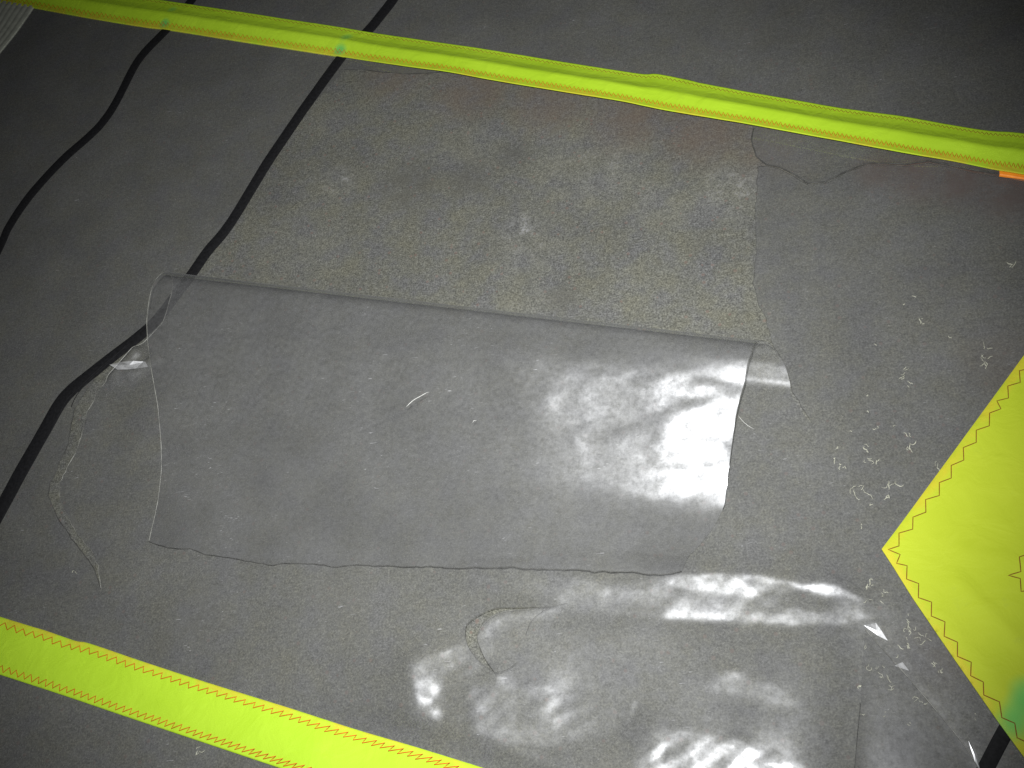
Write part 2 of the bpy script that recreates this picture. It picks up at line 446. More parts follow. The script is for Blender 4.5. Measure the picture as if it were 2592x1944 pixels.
def relief(bounds, marks, cell=.002, screen=.045, facet=.0, base=None, seed=1, facet_size=.028, top=0.0, fold=.42):
    """height field of wrinkles: each mark is a highlight and the film is tilted there to show it; tilts are joined to one surface"""
    x0, x1, y0, y1 = bounds
    pad = .12
    nx = int((x1-x0+2*pad)/cell); ny = int((y1-y0+2*pad)/cell)
    X, Y = np.meshgrid(x0-pad+cell*np.arange(nx), y0-pad+cell*np.arange(ny), indexing='ij')
    zt = top
    S = survey(np.stack([X, Y, np.full_like(X, zt)], -1))
    px, py = S[..., 0], S[..., 1]
    m = np.zeros_like(X)
    for poly, val, soft in marks:
        k = soft_poly(px, py, poly, soft) if len(poly) > 2 else sstep(1-dist_line(px, py, poly)/soft)
        m = m*(1-k)+val*k
    # tilt that mirrors the flash into the camera, so marked film shines
    H = CAM[2]-zt
    L = CAM[:2]+off[:2]*.5
    gx = (X-L[0])/H; gy = (Y-L[1])/H
    bx = by = 0.0
    if base is not None:
        bx, by = base(X, Y, px, py)
    Gx = m*(gx-bx); Gy = m*(gy-by)
    if facet > 0:
        r = np.random.default_rng(seed)
        k = sstep(m/.55)
        for fs, amp in ((facet_size, facet), (facet_size*.55, facet*.45)):
            n = int((x1-x0+2*pad)*(y1-y0+2*pad)/fs**2)
            c0 = np.stack([r.uniform(x0-pad, x1+pad, n), r.uniform(y0-pad, y1+pad, n)], 1)
            wx = X+.006*vnoise(X*70, Y*70, seed); wy = Y+.006*vnoise(X*70, Y*70, seed+5)
            # nearest seed by buckets
            best = np.full(X.shape, 1e9); idx = np.zeros(X.shape, int)
            R_ = fs*3.4
            for i in range(n):
                a0 = max(0, int((c0[i, 0]-R_-(x0-pad))/cell)); a1 = min(nx, int((c0[i, 0]+R_-(x0-pad))/cell)+1)
                b0 = max(0, int((c0[i, 1]-R_-(y0-pad))/cell)); b1 = min(ny, int((c0[i, 1]+R_-(y0-pad))/cell)+1)
                if a1 <= a0 or b1 <= b0: continue
                ex = wx[a0:a1, b0:b1]-c0[i, 0]; ey = wy[a0:a1, b0:b1]-c0[i, 1]
                d = (.5*(.966*ex-.259*ey))**2+(.259*ex+.966*ey)**2
                sub = best[a0:a1, b0:b1]; u = d < sub
                sub[u] = d[u]; idx[a0:a1, b0:b1][u] = i
            fx = r.normal(0, 1, n); fy = r.normal(0, 1, n)
            Gx = Gx+amp*k*fx[idx]*.7; Gy = Gy+amp*k*fy[idx]*1.1
    kx = 2*np.pi*np.fft.fftfreq(nx, cell)[:, None]; ky = 2*np.pi*np.fft.fftfreq(ny, cell)[None, :]
    wgt = .12+.88*sstep(m/.7)
    Tx, Ty = Gx, Gy
    for it in range(10):
        div = np.gradient(Gx, cell, axis=0)+np.gradient(Gy, cell, axis=1)
        Z = np.real(np.fft.ifft2(np.fft.fft2(div)/-(kx**2+ky**2+1/screen**2)))
        zx, zy = np.gradient(Z, cell, cell)
        Gx = zx*(1-wgt)+(Tx+.5*(Tx-zx))*wgt; Gy = zy*(1-wgt)+(Ty+.5*(Ty-zy))*wgt
    mb = np.real(np.fft.ifft2(np.fft.fft2(m)*np.exp(-(kx**2+ky**2)*.011**2/2)))
    Z = Z+fold*creases(X, Y, seed)*sstep((mb-.15)/.6)
    def sample(x, y):
        fx = np.clip((x-(x0-pad))/cell, 0, nx-1.001); fy = np.clip((y-(y0-pad))/cell, 0, ny-1.001)
        i = fx.astype(int); j = fy.astype(int); u = fx-i; v = fy-j
        return (Z[i, j]*(1-u)+Z[i+1, j]*u)*(1-v)+(Z[i, j+1]*(1-u)+Z[i+1, j+1]*u)*v
    return sample

def zc1(pts): return [(1700+.2712*x, 1350+.2712*y) for x, y in pts]
def zc4(pts): return [(1000+.4973*x, 1500+.4973*y) for x, y in pts]
def zc2(pts): return [(1300+.3165*x, 850+.3165*y) for x, y in pts]

low_marks = [
    # long bulge beside the patch
    ([(1240, 1452), (1420, 1455), (1700, 1468), (1700, 1556), (1420, 1548), (1330, 1530)], .66, 30),
    (zc1([(-60, 430), (110, 395), (900, 410), (1250, 500), (1780, 610), (1830, 830), (1200, 820), (-60, 800)]), .66, 14),
    (zc1([(-20, 450), (110, 405), (380, 395), (650, 405), (900, 405), (1180, 480), (1300, 555), (1000, 585), (700, 600), (300, 570), (0, 520)]), 1.0, 7),
    (zc1([(1250, 480), (1500, 470), (1780, 600), (1770, 640), (1500, 590), (1280, 560)]), .95, 8),
    (zc1([(1220, 700), (1340, 720), (1300, 800), (1220, 800)]), .6, 5),
    ([(1395, 1546), (1560, 1556), (1700, 1565)], .93, 9),
    (zc1([(-20, 790), (500, 790), (900, 810), (1110, 850)]), 1.08, 22),
    (zc1([(1110, 860), (1400, 835), (1650, 830)]), 1.05, 16),
    (zc1([(1810, 875), (1900, 850), (2010, 1000), (1840, 915)]), 1.15, 6),
    (zc1([(2085, 1238), (2150, 1205), (2212, 1290)]), 1.15, 6),
    ([(2330, 1735), (2390, 1815), (2430, 1870)], 1.1, 9),
    ([(2445, 1880), (2462, 1915), (2475, 1950)], 1.15, 13),
    # crumple above the lower band
    (zc4([(120, 370), (400, 270), (480, 380), (420, 470), (300, 470), (230, 560), (280, 640), (220, 710), (120, 650)]), .90, 14),
    (zc4([(400, 470), (800, 480), (1200, 600), (1180, 690), (800, 780), (420, 730)]), .70, 22),
    (zc4([(350, 400), (430, 440), (480, 460)]), 1.0, 8),
    (zc4([(380, 560), (420, 515), (465, 510), (440, 550)]), 1.0, 7),
    (zc4([(120, 380), (220, 350), (240, 400), (205, 560), (150, 560)]), .97, 12),
    (zc4([(200, 585), (270, 650), (215, 695)]), .97, 8),
    (zc4([(380, 590), (330, 640), (220, 700), (360, 720)]), .45, 8),
    (zc4([(420, 720), (560, 660), (700, 690), (780, 760), (450, 760)]), .80, 14),
    (zc4([(400, 725), (620, 655)]), .95, 7),
    # lower ridge
    (zc4([(1195, 690), (1450, 735), (1560, 720), (1830, 775), (1860, 870), (2090, 893), (2100, 990), (1560, 990), (1490, 830), (1300, 800)]), .90, 10),
    (zc4([(1230, 560), (1200, 670)]), .95, 6),
    (zc4([(1240, 690), (1440, 725), (1560, 745)]), 1.0, 8),
    (zc4([(1480, 770), (1600, 740), (1800, 790), (1840, 860), (1780, 900), (1620, 880)]), 1.0, 9),
    (zc4([(1240, 800), (1480, 830), (1560, 960), (1240, 960)]), .70, 16),
    # faint diagonal sheen
    (zc4([(1550, 500), (1700, 405), (1800, 450), (2010, 560), (1990, 600), (1760, 540)]), .36, 18),
    (zc4([(1690, 415), (1740, 425), (1795, 450)]), .85, 5),
    (zc4([(1900, 480), (2000, 570)]), .45, 14),
    # sharp creases
    ([(1578, 1440), (1575, 1490), (1573, 1535)], 1.0, 7), ([(1660, 1470), (1690, 1520)], 1.02, 8), ([(1480, 1490), (1530, 1545)], .9, 7), ([(1352, 1487), (1405, 1538)], .95, 8),
    ([(1462, 1475), (1500, 1500)], 1.0, 12), ([(1612, 1788), (1590, 1840)], .95, 7), ([(1762, 1890), (1740, 1925), (1690, 1950)], .55, 8), ([(1850, 1560), (1905, 1590)], .6, 7), ([(2030, 1480), (2030, 1560)], .6, 6), ([(1730, 1500), (1790, 1570)], .62, 6),
]
# the loose sheet stands a little off the floor where it is crumpled
SWELL = [(1200, 1480), (2060, 1480), (2120, 1600), (2080, 2300), (1300, 2300), (1100, 1850), (1100, 1650)]
def swell(x, y):
    S = survey(np.stack([x, y, np.full_like(x, .003)], -1))
    k = soft_poly(S[..., 0], S[..., 1], SWELL, 130)
    return .011*k
def swell_tilt(X, Y, px, py):
    e = .002
    return (swell(X+e, Y)-swell(X-e, Y))/(2*e), (swell(X, Y+e)-swell(X, Y-e))/(2*e)
lb = [at(x, y) for x, y in ((950, 1380), (2592, 1380), (950, 2050), (2592, 2050))]
low_relief = relief((min(p[0] for p in lb), max(p[0] for p in lb), min(p[1] for p in lb), max(p[1] for p in lb)), low_marks, facet=.034, seed=3, screen=.16, base=swell_tilt)

BAND_TOP = [(-260, 1490), (0, 1561), (366, 1676), (732, 1792), (1053, 1891), (1224, 1944), (1450, 2015), (1700, 2095), (2400, 2320)]
BT = np.array(BAND_TOP, float)
def film_z(px, py):
    """height of the film sheet above the concrete"""
    P = at(px, py, .003)
    x, y = P[..., 0], P[..., 1]
    z = .0022+.0007*vnoise(x*9, y*9, 1)+.0004*vnoise(x*31, y*31, 2)
    free = sstep((np.interp(px, BT[:, 0], BT[:, 1])-py-8)/75)        # stitched down along the band
    z = z+(swell(x, y)+low_relief(x, y))*free
    z = np.where(z > .002, z, .0006+.0014*np.exp(np.minimum(z-.002, 0)/.0014))      # the sheet cannot sink into the floor
    d = dist_line(px, py, CRACK)
    z = z+.0005*np.exp(-(d/9)**2)
    d = dist_line(px, py, gap_right[:7])
    z = z+.0015*np.exp(-(d/30)**2)
    d = dist_line(px, py, CRES_IN)
    z = z+.0018*np.exp(-(d/24)**2)
    return np.maximum(z, .0008)

def sheet(name, outer, holes, zfun, mat, parent, fine=None, coarse=16, finestep=5):
    pts = []; edges = []
    for loop in [outer]+holes:
        b = len(pts)
        pts += list(loop)
        edges += [(b+i, b+(i+1) % len(loop)) for i in range(len(loop))]
    A = np.array(outer)
    def grid(step, jit):
        gx, gy = np.meshgrid(np.arange(A[:, 0].min()+step*.5, A[:, 0].max(), step), np.arange(A[:, 1].min()+step*.5, A[:, 1].max(), step))
        gx = gx.ravel()+rng.uniform(-jit, jit, gx.size); gy = gy.ravel()+rng.uniform(-jit, jit, gy.size)
        ok = inside(gx, gy, outer)
        for h in holes: ok &= ~inside(gx, gy, h)
        for loop in [outer]+holes: ok &= dist_line(gx, gy, loop, True) > step*.5
        return gx[ok], gy[ok]
    gx, gy = grid(coarse, coarse*.2)
    if fine:
        k = np.zeros(gx.shape, bool)
        for f in fine: k |= inside(gx, gy, f)
        gx, gy = gx[~k], gy[~k]
        hx, hy = grid(finestep, finestep*.2)
        k = np.zeros(hx.shape, bool)
        for f in fine: k |= inside(hx, hy, f)
        gx = np.concatenate([gx, hx[k]]); gy = np.concatenate([gy, hy[k]])
    pts += list(zip(gx, gy))
    V2, E2, F2, _, _, _ = delaunay_2d_cdt([Vector(p) for p in pts], edges, [], 0, 1e-6)
    V2 = np.array([tuple(v) for v in V2]); F2 = np.array([tuple(f) for f in F2])
    cx = V2[F2, 0].mean(1); cy = V2[F2, 1].mean(1)
    ok = inside(cx, cy, outer)
    for h in holes: ok &= ~inside(cx, cy, h)
    F2 = F2[ok]
    z = zfun(V2[:, 0], V2[:, 1])
    P = at(V2[:, 0], V2[:, 1], np.full(len(V2), .003)); P[:, 2] = z
    # faces upwards
    a = P[F2[:, 1]]-P[F2[:, 0]]; b = P[F2[:, 2]]-P[F2[:, 0]]
    flip = np.cross(a, b)[:, 2] < 0
    F2[flip] = F2[flip][:, ::-1]
    return link_mesh(name, P, F2, mat, parent)

OUT = [(-260, -200), (1300, -260), (2900, -260), (2900, 2300), (1300, 2300), (-260, 2200)]
film = sheet("film_panel", OUT, [HOLE, CRES], film_z, M_FILM, sail,
             fine=[[(980, 1430), (2350, 1430), (2520, 1990), (980, 1990)]])

def edge_line(name, pts, mat, parent, r=.0005, lift=.0003, sides=5):
    pts = np.array(pts)
    P = at(pts[:, 0], pts[:, 1], np.full(len(pts), .003))
    P[:, 2] = film_z(pts[:, 0], pts[:, 1])+lift
    v, f = tube_geo(P, r, sides)
    return link_mesh(name, v, f, mat, parent)

edge_line("torn_edge", crack_up[1:], M_EDGE_DK, film, .0007)
edge_line("torn_edge", crack_lo, M_EDGE_DK, film, .0003)
edge_line("torn_edge", hole_right, M_EDGE_DK, film, .0002)
edge_line("torn_edge", gap_right, M_EDGE, film, .0004)
edge_line("torn_edge", gap_left, M_EDGE_DK, film, .0005)
edge_line("torn_edge", torn_top, M_EDGE_DK, film, .0004)
edge_line("torn_edge", CRES_OUT, M_EDGE_DK, film, .0002)
edge_line("torn_edge", CRES_IN, M_EDGE_DK, film, .00025)
edge_line("torn_edge", smooth_line([(1440, 1532), (1407, 1541), (1383, 1553), (1357, 1574), (1345, 1594), (1338, 1615)], 8), M_EDGE_DK, film, .0002)
edge_line("torn_edge", smooth_line([(1263, 1711), (1290, 1704), (1314, 1685)], 8), M_EDGE_DK, film, .0003)

# ------------------------------------------------------------------ the flap that tore out and folded back
SIL_L, SIL_R = (402, 690), (1972, 876)
R_L, R_R = .036, .027
def flap_frame():
    A = at(*SIL_L, R_L*1.62); B = at(*SIL_R, R_R*1.62)
    a = (B-A)[:2]; a /= np.linalg.norm(a)
    p = np.array([-a[1], a[0]])                     # away from the photographer
    if p @ (A[:2]-CAM[:2]) < 0: p = -p
    return A[:2]-p*R_L*.80, B[:2]-p*R_R*.80, a, p
CL, CR, AX, PD = flap_frame()
ZB = .0035

left_keys = [(0.00, 386, 722), (.04, 377, 760), (.10, 371, 812), (.18, 374, 868), (.28, 383, 935), (.42, 400, 1030), (.56, 408, 1122), (.68, 409, 1190), (.80, 401, 1262), (.88, 393, 1304), (.95, 383, 1345), (1.0, 378, 1371)]
right_keys = [(0.00, 1902, 893), (.04, 1892, 916), (.10, 1884, 956), (.16, 1872, 993), (.24, 1861, 1038), (.36, 1851, 1111), (.50, 1839, 1205), (.62, 1833, 1270), (.74, 1806, 1332), (.85, 1770, 1384), (.93, 1745, 1412), (1.0, 1729, 1455)]
bot = ragged([(378, 1371), (427, 1388), (484, 1390), (521, 1404), (610, 1417), (692, 1432), (715, 1427), (797, 1427), (846, 1437), (900, 1431), (1021, 1438), (1094, 1438), (1167, 1445),
              (1249, 1447), (1310, 1445), (1330, 1449), (1460, 1450), (1509, 1456), (1603, 1456), (1647, 1463), (1700, 1461), (1721, 1457), (1729, 1455)], 12, .9, 21)
bx = np.array([b[0] for b in bot]); by = np.array([b[1] for b in bot])

def flap_profile(t):
    """height of the upper layer: 1 at the roll, easing down to the free edge"""
    return np.interp(t, [0, .06, .14, .24, .36, .48, .60, .72, .85, 1.0], [1.0, .985, .93, .81, .63, .44, .27, .145, .05, 0.0])

NT = 96
ts = np.linspace(0, 1, NT)
prof = np.array([flap_profile(t) for t in ts])
for _ in range(14):
    prof[1:-1] = (prof[:-2]+2*prof[1:-1]+prof[2:])/4
NS = 230
ss = np.linspace(0, 1, NS)
def side_curve(keys, R):
    k = np.array(keys)
    x = np.interp(ts, k[:, 0], k[:, 1]); y = np.interp(ts, k[:, 0], k[:, 2])
    z = ZB+(2*R-ZB+.001)*prof
    P = at(x, y, z)
    for _ in range(3):
        P[1:-1] = (P[:-2]+2*P[1:-1]+P[2:])/4
    return P
UL = side_curve(left_keys, R_L); UR = side_curve(right_keys, R_R)
upper = np.zeros((NT, NS, 3))
for i in range(NT):
    upper[i] = UL[i]*(1-ss)[:, None]+UR[i]*ss[:, None]
# free edge keeps its ragged line
line = survey(upper[-1])
for j in range(NS):
    tgt = np.interp(line[j, 0], bx, by)
    dlt = at(line[j, 0], tgt, upper[-1, j, 2])-upper[-1, j]
    w = sstep((ts-.62)/.38)[:, None]
    upper[:, j] += dlt[None, :]*w
# the sheet sags lengthwise
zs = upper[..., 2]
droop = .10*sstep((ss-.55)/.45)
upper[..., 2] = ZB+(zs-ZB)*(1-droop[None, :]*np.sin(np.pi*np.clip(ts, 0, 1))[:, None])
upper[..., 2] += .010*sstep((ss-.35)/.5)[None, :]*sstep((ts-.3)/.7)[:, None]
# base tilt of the upper layer on a plan grid, then wrinkles
flap_marks = [
    (zc2([(-900, 330), (200, 260), (1800, 330), (1690, 1300), (900, 1150), (-600, 1000)]), .30, 110),
    (zc2([(150, 250), (900, 290), (1800, 330), (1690, 1290), (1300, 1250), (850, 1100), (250, 950)]), .66, 60),
    (zc2([(560, 330), (740, 280), (720, 370), (600, 390)]), .95, 10),
    (zc2([(360, 370), (500, 350), (680, 400)]), .45, 7),
    (zc2([(700, 450), (760, 395), (850, 430), (940, 530), (830, 530)]), 1.0, 9),
    (zc2([(1180, 350), (1450, 440), (1790, 570), (1770, 660), (1500, 540), (1250, 420)]), 1.0, 10),
    (zc2([(1200, 560), (1420, 640), (1400, 720), (1150, 680)]), .66, 14),
    (zc2([(920, 960), (1150, 860), (1250, 730), (1350, 700), (1480, 770), (1700, 730), (1780, 620), (1750, 900), (1700, 1080), (1690, 1300), (1630, 1270), (1420, 1060), (1000, 1050)]), .93, 14),
    (zc2([(1150, 850), (1250, 735), (1330, 700), (1480, 770), (1560, 860), (1520, 980), (1320, 950), (1180, 960)]), 1.0, 8),
    (zc2([(930, 1000), (1100, 1060), (1300, 1050)]), 1.0, 9),
    (zc2([(1440, 1060), (1620, 1050), (1700, 1200), (1690, 1290), (1600, 1240)]), 1.0, 10),
    (zc2([(480, 700), (560, 650), (660, 790), (600, 800)]), .5, 12),
    (zc2([(-200, 920), (600, 880), (1000, 860)]), .86, 14),
]
UX, UY, UZ = upper[..., 0], upper[..., 1], upper[..., 2]
def base_tilt(X, Y, px, py):
    # slope of the plain descending sheet, read from its own surface
    sub = upper[::3, ::6].reshape(-1, 3)
    shp = X.shape
    st_ = 3
    Xs, Ys = X[::st_, ::st_], Y[::st_, ::st_]
    Zs = np.zeros_like(Xs)
    for i in range(Xs.shape[0]):
        d = (Xs[i][:, None]-sub[None, :, 0])**2+(Ys[i][:, None]-sub[None, :, 1])**2
        w_ = np.exp(-(d-d.min(1)[:, None])/(2*.007**2))
        Zs[i] = (w_*sub[None, :, 2]).sum(1)/w_.sum(1)
    c = X[1, 0]-X[0, 0]
    gx_, gy_ = np.gradient(Zs, c*st_, c*st_)
    up = lambda g_: np.kron(g_, np.ones((st_, st_)))[:shp[0], :shp[1]]
    return up(gx_), up(gy_)
flap_relief = relief((UX.min(), UX.max(), UY.min(), UY.max()), flap_marks, facet=.030, fold=.30, base=base_tilt, seed=9, screen=.2, top=.03)
w = flap_relief(UX.ravel(), UY.ravel()).reshape(UX.shape)
w *= sstep(ts/.12)[:, None]*sstep((1-ts)/.10)[:, None]
upper[..., 2] = upper[..., 2]+np.clip(w, -.02, .02)
S0 = survey(np.stack([upper[..., 0], upper[..., 1], np.full(upper.shape[:2], .003)], -1))
rest = film_z(S0[..., 0], S0[..., 1])+.0012            # it rests on the sheet below
k = .003
upper[..., 2] = rest+k*np.log1p(np.exp(np.clip((upper[..., 2]-rest)/k, -30, 30)))*(1-.0)-k*.55*np.exp(-np.abs(upper[..., 2]-rest)/k)

# roll: from the top of the upper layer round the back, down a short straight slope to the lower layer
NA = 44
roll = np.zeros((NA, NS, 3))
PSI, RUN, z0 = math.radians(32), .012, .0028
for j in range(NS):
    top = upper[0, j]
    Rj = (top[2]-z0-RUN*math.sin(PSI))/2
    L1, L2, L3 = Rj*(math.pi-PSI), RUN, Rj*PSI
    nn = 600
    sd = np.linspace(0, L1+L2+L3, nn)
    hd = np.where(sd < L1, sd/Rj, np.where(sd < L1+L2, math.pi-PSI, math.pi-PSI+(sd-L1-L2)/Rj))
    ds = sd[1]
    px_ = np.cumsum(np.cos(hd))*ds; pz_ = top[2]-np.cumsum(np.sin(hd))*ds
    for i in range(NA):
        q_ = min(nn-1, int((i+1)/NA*(nn-1)))
        f = sstep(i/(NA-1))
        roll[i, j, :2] = top[:2]+PD*px_[q_]
        # the lower layer is wider than the upper one at both ends
        roll[i, j, :2] += AX*(.034*f*sstep((ss[j]-.5)/.5)-.030*f*sstep((.5-ss[j])/.5))
        roll[i, j, 2] = pz_[q_]
# lower layer: back towards the foot of the tear
NL = 40
lower = np.zeros((NL, NS, 3))
jl = at(254, 985, .003); jr = at(2034, 1047, .003)
for j in range(NS):
    b0 = roll[-1, j]
    e = jl*(1-ss[j])+jr*ss[j]
    for i in range(NL):
        f = (i+1)/NL
        q = b0*(1-f)+e*f
        q[2] = .0028
        lower[i, j] = q
zj = film_z(*survey(lower[-1]).T)
fl = ((np.arange(NL)+1)/NL)[:, None]
lower[..., 2] = .0028*(1-fl)+zj[None, :]*fl
SL = survey(lower)
for seg, a_, w_ in (([(290, 965), (350, 895)], .010, 17), ([(330, 955), (400, 905)], .006, 12)):
    dd = dist_line(SL[..., 0], SL[..., 1], seg)
    lower[..., 2] += a_*np.exp(-(dd/w_)**2)*sstep((NL-1-np.arange(NL))/8)[:, None]
grid = np.concatenate([upper[::-1], roll, lower], 0)
nr = grid.shape[0]
F = []
for i in range(nr-1):
    for j in range(NS-1):
        F.append((i*NS+j, i*NS+j+1, (i+1)*NS+j+1, (i+1)*NS+j))
flap = link_mesh("torn_flap", grid.reshape(-1, 3), F, M_FILM, sail)
flap["label"] = "large clear flap torn out of the sail and folded back on itself"

def flap_edge(P, mat, r):
    P = np.array(P); P[:, 2] += r*.4
    v, f = tube_geo(P, r, 5)
    return link_mesh("torn_edge", v, f, mat, flap)
flap_edge(upper[-1], M_EDGE_DK, .0005)
flap_edge(np.concatenate([upper[::-1, 0], roll[:, 0], lower[:-1, 0]]), M_EDGE, .00045)
flap_edge(np.concatenate([upper[int(NT*.64)::-1, -1], roll[:26, -1]]), M_EDGE_DK, .0003)

# ------------------------------------------------------------------ black seam tapes
def tape(name, pts, width, mat, parent, lift=.0006, zf=film_z):
    q = np.array(smooth_line(pts, 10))
    T = np.gradient(q, axis=0); T /= np.linalg.norm(T, axis=1)[:, None]
    Nn = np.stack([-T[:, 1], T[:, 0]], 1)
    V, F = [], []
    n = len(q)
    for k, o_ in enumerate((-.5, -.42, 0, .42, .5)):
        wv = width if np.isscalar(width) else np.interp(q[:, 0], width[0], width[1])
        c = q+Nn*(o_*wv)[..., None] if not np.isscalar(width) else q+Nn*o_*wv
        P = at(c[:, 0], c[:, 1], np.full(n, .003))
        P[:, 2] = zf(c[:, 0], c[:, 1])+(lift if abs(o_) < .5 else .00015)
        V += list(P)
    for k in range(4):
        for i in range(n-1):
            F.append((k*n+i, k*n+i+1, (k+1)*n+i+1, (k+1)*n+i))
    return link_mesh(name, V, F, mat, parent)
tape("black_seam", SEAM1, 19, M_BLACK, sail)
tape("black_seam", SEAM2, (np.array([0, 150, 300, 600, 900]), np.array([34, 31, 26, 24, 23])), M_BLACK, sail)
tape("black_seam", SEAM3, 44, M_BLACK, sail)
# loose thread beside the seam
edge_line("loose_thread", smooth_line([(330, 868), (285, 905), (250, 935), (205, 978), (170, 1012), (150, 1050), (128, 1095)], 8), M_BLACK, sail, .0005, .0008)
edge_line("loose_thread", smooth_line([(320, 872), (270, 922), (225, 965), (195, 1000), (180, 1030)], 8), M_BLACK, sail, .0004, .0006)

# ------------------------------------------------------------------ yellow bands
def strip(name, lo, hi, prof_fun, mat, parent, n=260, m=22, hem=(.2, .85), base=.0036, wob=0.0, seed=0, lift=None):
    """cloth band between two surveyed edges; w = 0 at lo and 1 at hi"""
    def even(pts, n):
        p = np.array(smooth_line(pts, 6)); d = np.concatenate([[0], np.cumsum(np.linalg.norm(np.diff(p, axis=0), axis=1))])
        t = np.linspace(0, d[-1], n)
        return np.stack([np.interp(t, d, p[:, 0]), np.interp(t, d, p[:, 1])], 1)
    A = even(lo, n); B = even(hi, n)
    lf = np.zeros(n) if lift is None else lift(A[:, 0])
    PA = at(A[:, 0], A[:, 1], base+lf); PB = at(B[:, 0], B[:, 1], np.full(n, base))
    W = np.linspace(0, 1, m)
    G = PA[:, None, :]*(1-W)[None, :, None]+PB[:, None, :]*W[None, :, None]
    u = np.linspace(0, 1, n)[:, None]
    h = prof_fun(u, W[None, :])
    if wob:
        h = h+wob*vnoise(G[..., 0]*22, G[..., 1]*22, seed)+wob*.5*np.abs(vnoise(G[..., 0]*48+3, G[..., 1]*48, seed+1))
    G[..., 2] = base+h+lf[:, None]*(1-W)[None, :]**1.5
    top = G.copy()
    full = np.concatenate([G[:, :1]*1, G, G[:, -1:]*1], 1)
    full[:, 0, 2] = np.where(lf > .001, G[:, 0, 2]-.0012, .0010); full[:, -1, 2] = .0010
    M_ = m+2
    F = [(i*M_+j, (i+1)*M_+j, (i+1)*M_+j+1, i*M_+j+1) for i in range(n-1) for j in range(M_-1)]
    V = full.reshape(-1, 3)
    a = V[F[M_+3][1]]-V[F[M_+3][0]]; b = V[F[M_+3][2]]-V[F[M_+3][0]]
    if np.cross(a, b)[2] < 0: F = [f[::-1] for f in F]
    o = link_mesh(name, V, F, mat, parent)
    att = o.data.attributes.new('hem', 'FLOAT', 'POINT')
    ww = np.concatenate([[0], W, [1]])
    hv = np.maximum(sstep((hem[0]-ww)/.05+.5), sstep((ww-hem[1])/.05+.5)) if hem else np.zeros_like(ww)
    att.data.foreach_set('value', np.tile(hv, n).astype(np.float32))
    def surf(uu, wv):
        fi = np.clip(uu, 0, 1)*(n-1); fj = np.clip(wv, 0, 1)*(m-1)
        i = np.minimum(fi.astype(int), n-2); j = np.minimum(fj.astype(int), m-2)
        a_ = (fi-i)[:, None]; b_ = (fj-j)[:, None]
        return (top[i, j]*(1-a_)+top[i+1, j]*a_)*(1-b_)+(top[i, j+1]*(1-a_)+top[i+1, j+1]*a_)*b_
    length = np.linalg.norm(np.diff(PA, axis=0), axis=1).sum()
    return o, surf, length

def zigzag(surf, length, w0, amp, pitch, mat, parent, r=.0004, u0=0, u1=1, seed=0):
    rr = random.Random(seed)
    nz = int(length*(u1-u0)/pitch*2)
    us, ws = [], []
    for k in range(nz+1):
        us.append(u0+(u1-u0)*(k+rr.uniform(-.12, .12))/nz)
        ws.append(w0+(amp if k % 2 else -amp)*rr.uniform(.85, 1.1))
    us = np.array(us); ws = np.array(ws)
    P = surf(us, ws)
    Q = []
    for i in range(len(P)-1):
        Q.append(P[i]); Q.append((P[i]+P[i+1])/2)
    Q.append(P[-1])
    Q = np.array(Q)
    for i in range(1, len(Q), 2):
        Q[i] = surf(np.array([(us[i//2]+us[i//2+1])/2]), np.array([(ws[i//2]+ws[i//2+1])/2]))[0]
    Q[:, 2] += r*.5
    v, f = tube_geo(Q, r, 5, .7)
    return link_mesh("stitching", v, f, mat, parent)

TOP_LO = [(-260, -42), (0, 6), (81, 18), (203, 41), (366, 67), (423, 74), (610, 104), (854, 141), (1013, 165), (1127, 180), (1237, 200), (1367, 222), (1558, 252), (1692, 279), (1895, 313), (2099, 350), (2302, 387), (2420, 408), (2506, 426), (2592, 440), (2850, 482)]
TOP_HI = [(-260, -108), (0, -64), (200, -32), (407, 0), (488, 12), (610, 30), (850, 67), (948, 83), (1175, 116), (1338, 142), (1500, 168), (1623, 187), (1664, 187), (1750, 204), (1794, 214), (2099, 268), (2302, 297), (2485, 328), (2592, 337), (2850, 372)]
def top_prof(u, w):
    k = np.interp(w, [0, .17, .24, .34, .44, .50, .58, .72, .87, 1], [0, .2, 1.2, 3.3, 5.2, 5.4, 3.9, 1.6, .35, 0])*.001
    return k*np.ones_like(u)
pocket, psurf, plen = strip("batten_pocket", TOP_LO, TOP_HI, top_prof, M_YEL_TOP, sail, n=320, m=40, hem=(.12, 1.2), wob=.0004, seed=5,
                             lift=lambda x: .010*sstep((x-820)/260)*(1-.75*sstep((x-2300)/150)))
pocket["label"] = "bright yellow batten pocket bulging along the upper edge"
zigzag(psurf, plen, .155, .062, .0066, M_THREAD, pocket, .00038, seed=1)
zigzag(psurf, plen, .905, .032, .0066, M_THREAD_DK, pocket, .00032, seed=2)

LOW_HI = [(-260, 1490), (-80, 1536), (0, 1561), (81, 1586), (118, 1597), (191, 1622), (228, 1629), (366, 1676), (529, 1729), (732, 1792), (900, 1846), (1053, 1891), (1224, 1944), (1450, 2015), (1700, 2095)]
LOW_LO = [(-260, 1632), (-80, 1684), (0, 1708), (163, 1761), (325, 1816), (529, 1884), (708, 1944), (860, 1994), (1080, 2068), (1330, 2150)]
def low_prof(u, w):
    return (.0010*np.sin(np.pi*np.clip(w, 0, 1))+0*u)
band, bsurf, blen = strip("seam_band", LOW_LO, LOW_HI, low_prof, M_YEL_LOW, sail, n=260, m=30, hem=(-.2, .90), wob=.0007, seed=8)
band["label"] = "flat bright yellow band crossing the lower left"
zigzag(bsurf, blen, .865, .055, .0086, M_THREAD, band, .00052, seed=3)
zigzag(bsurf, blen, .112, .06, .0078, M_THREAD, band, .0005, seed=4)

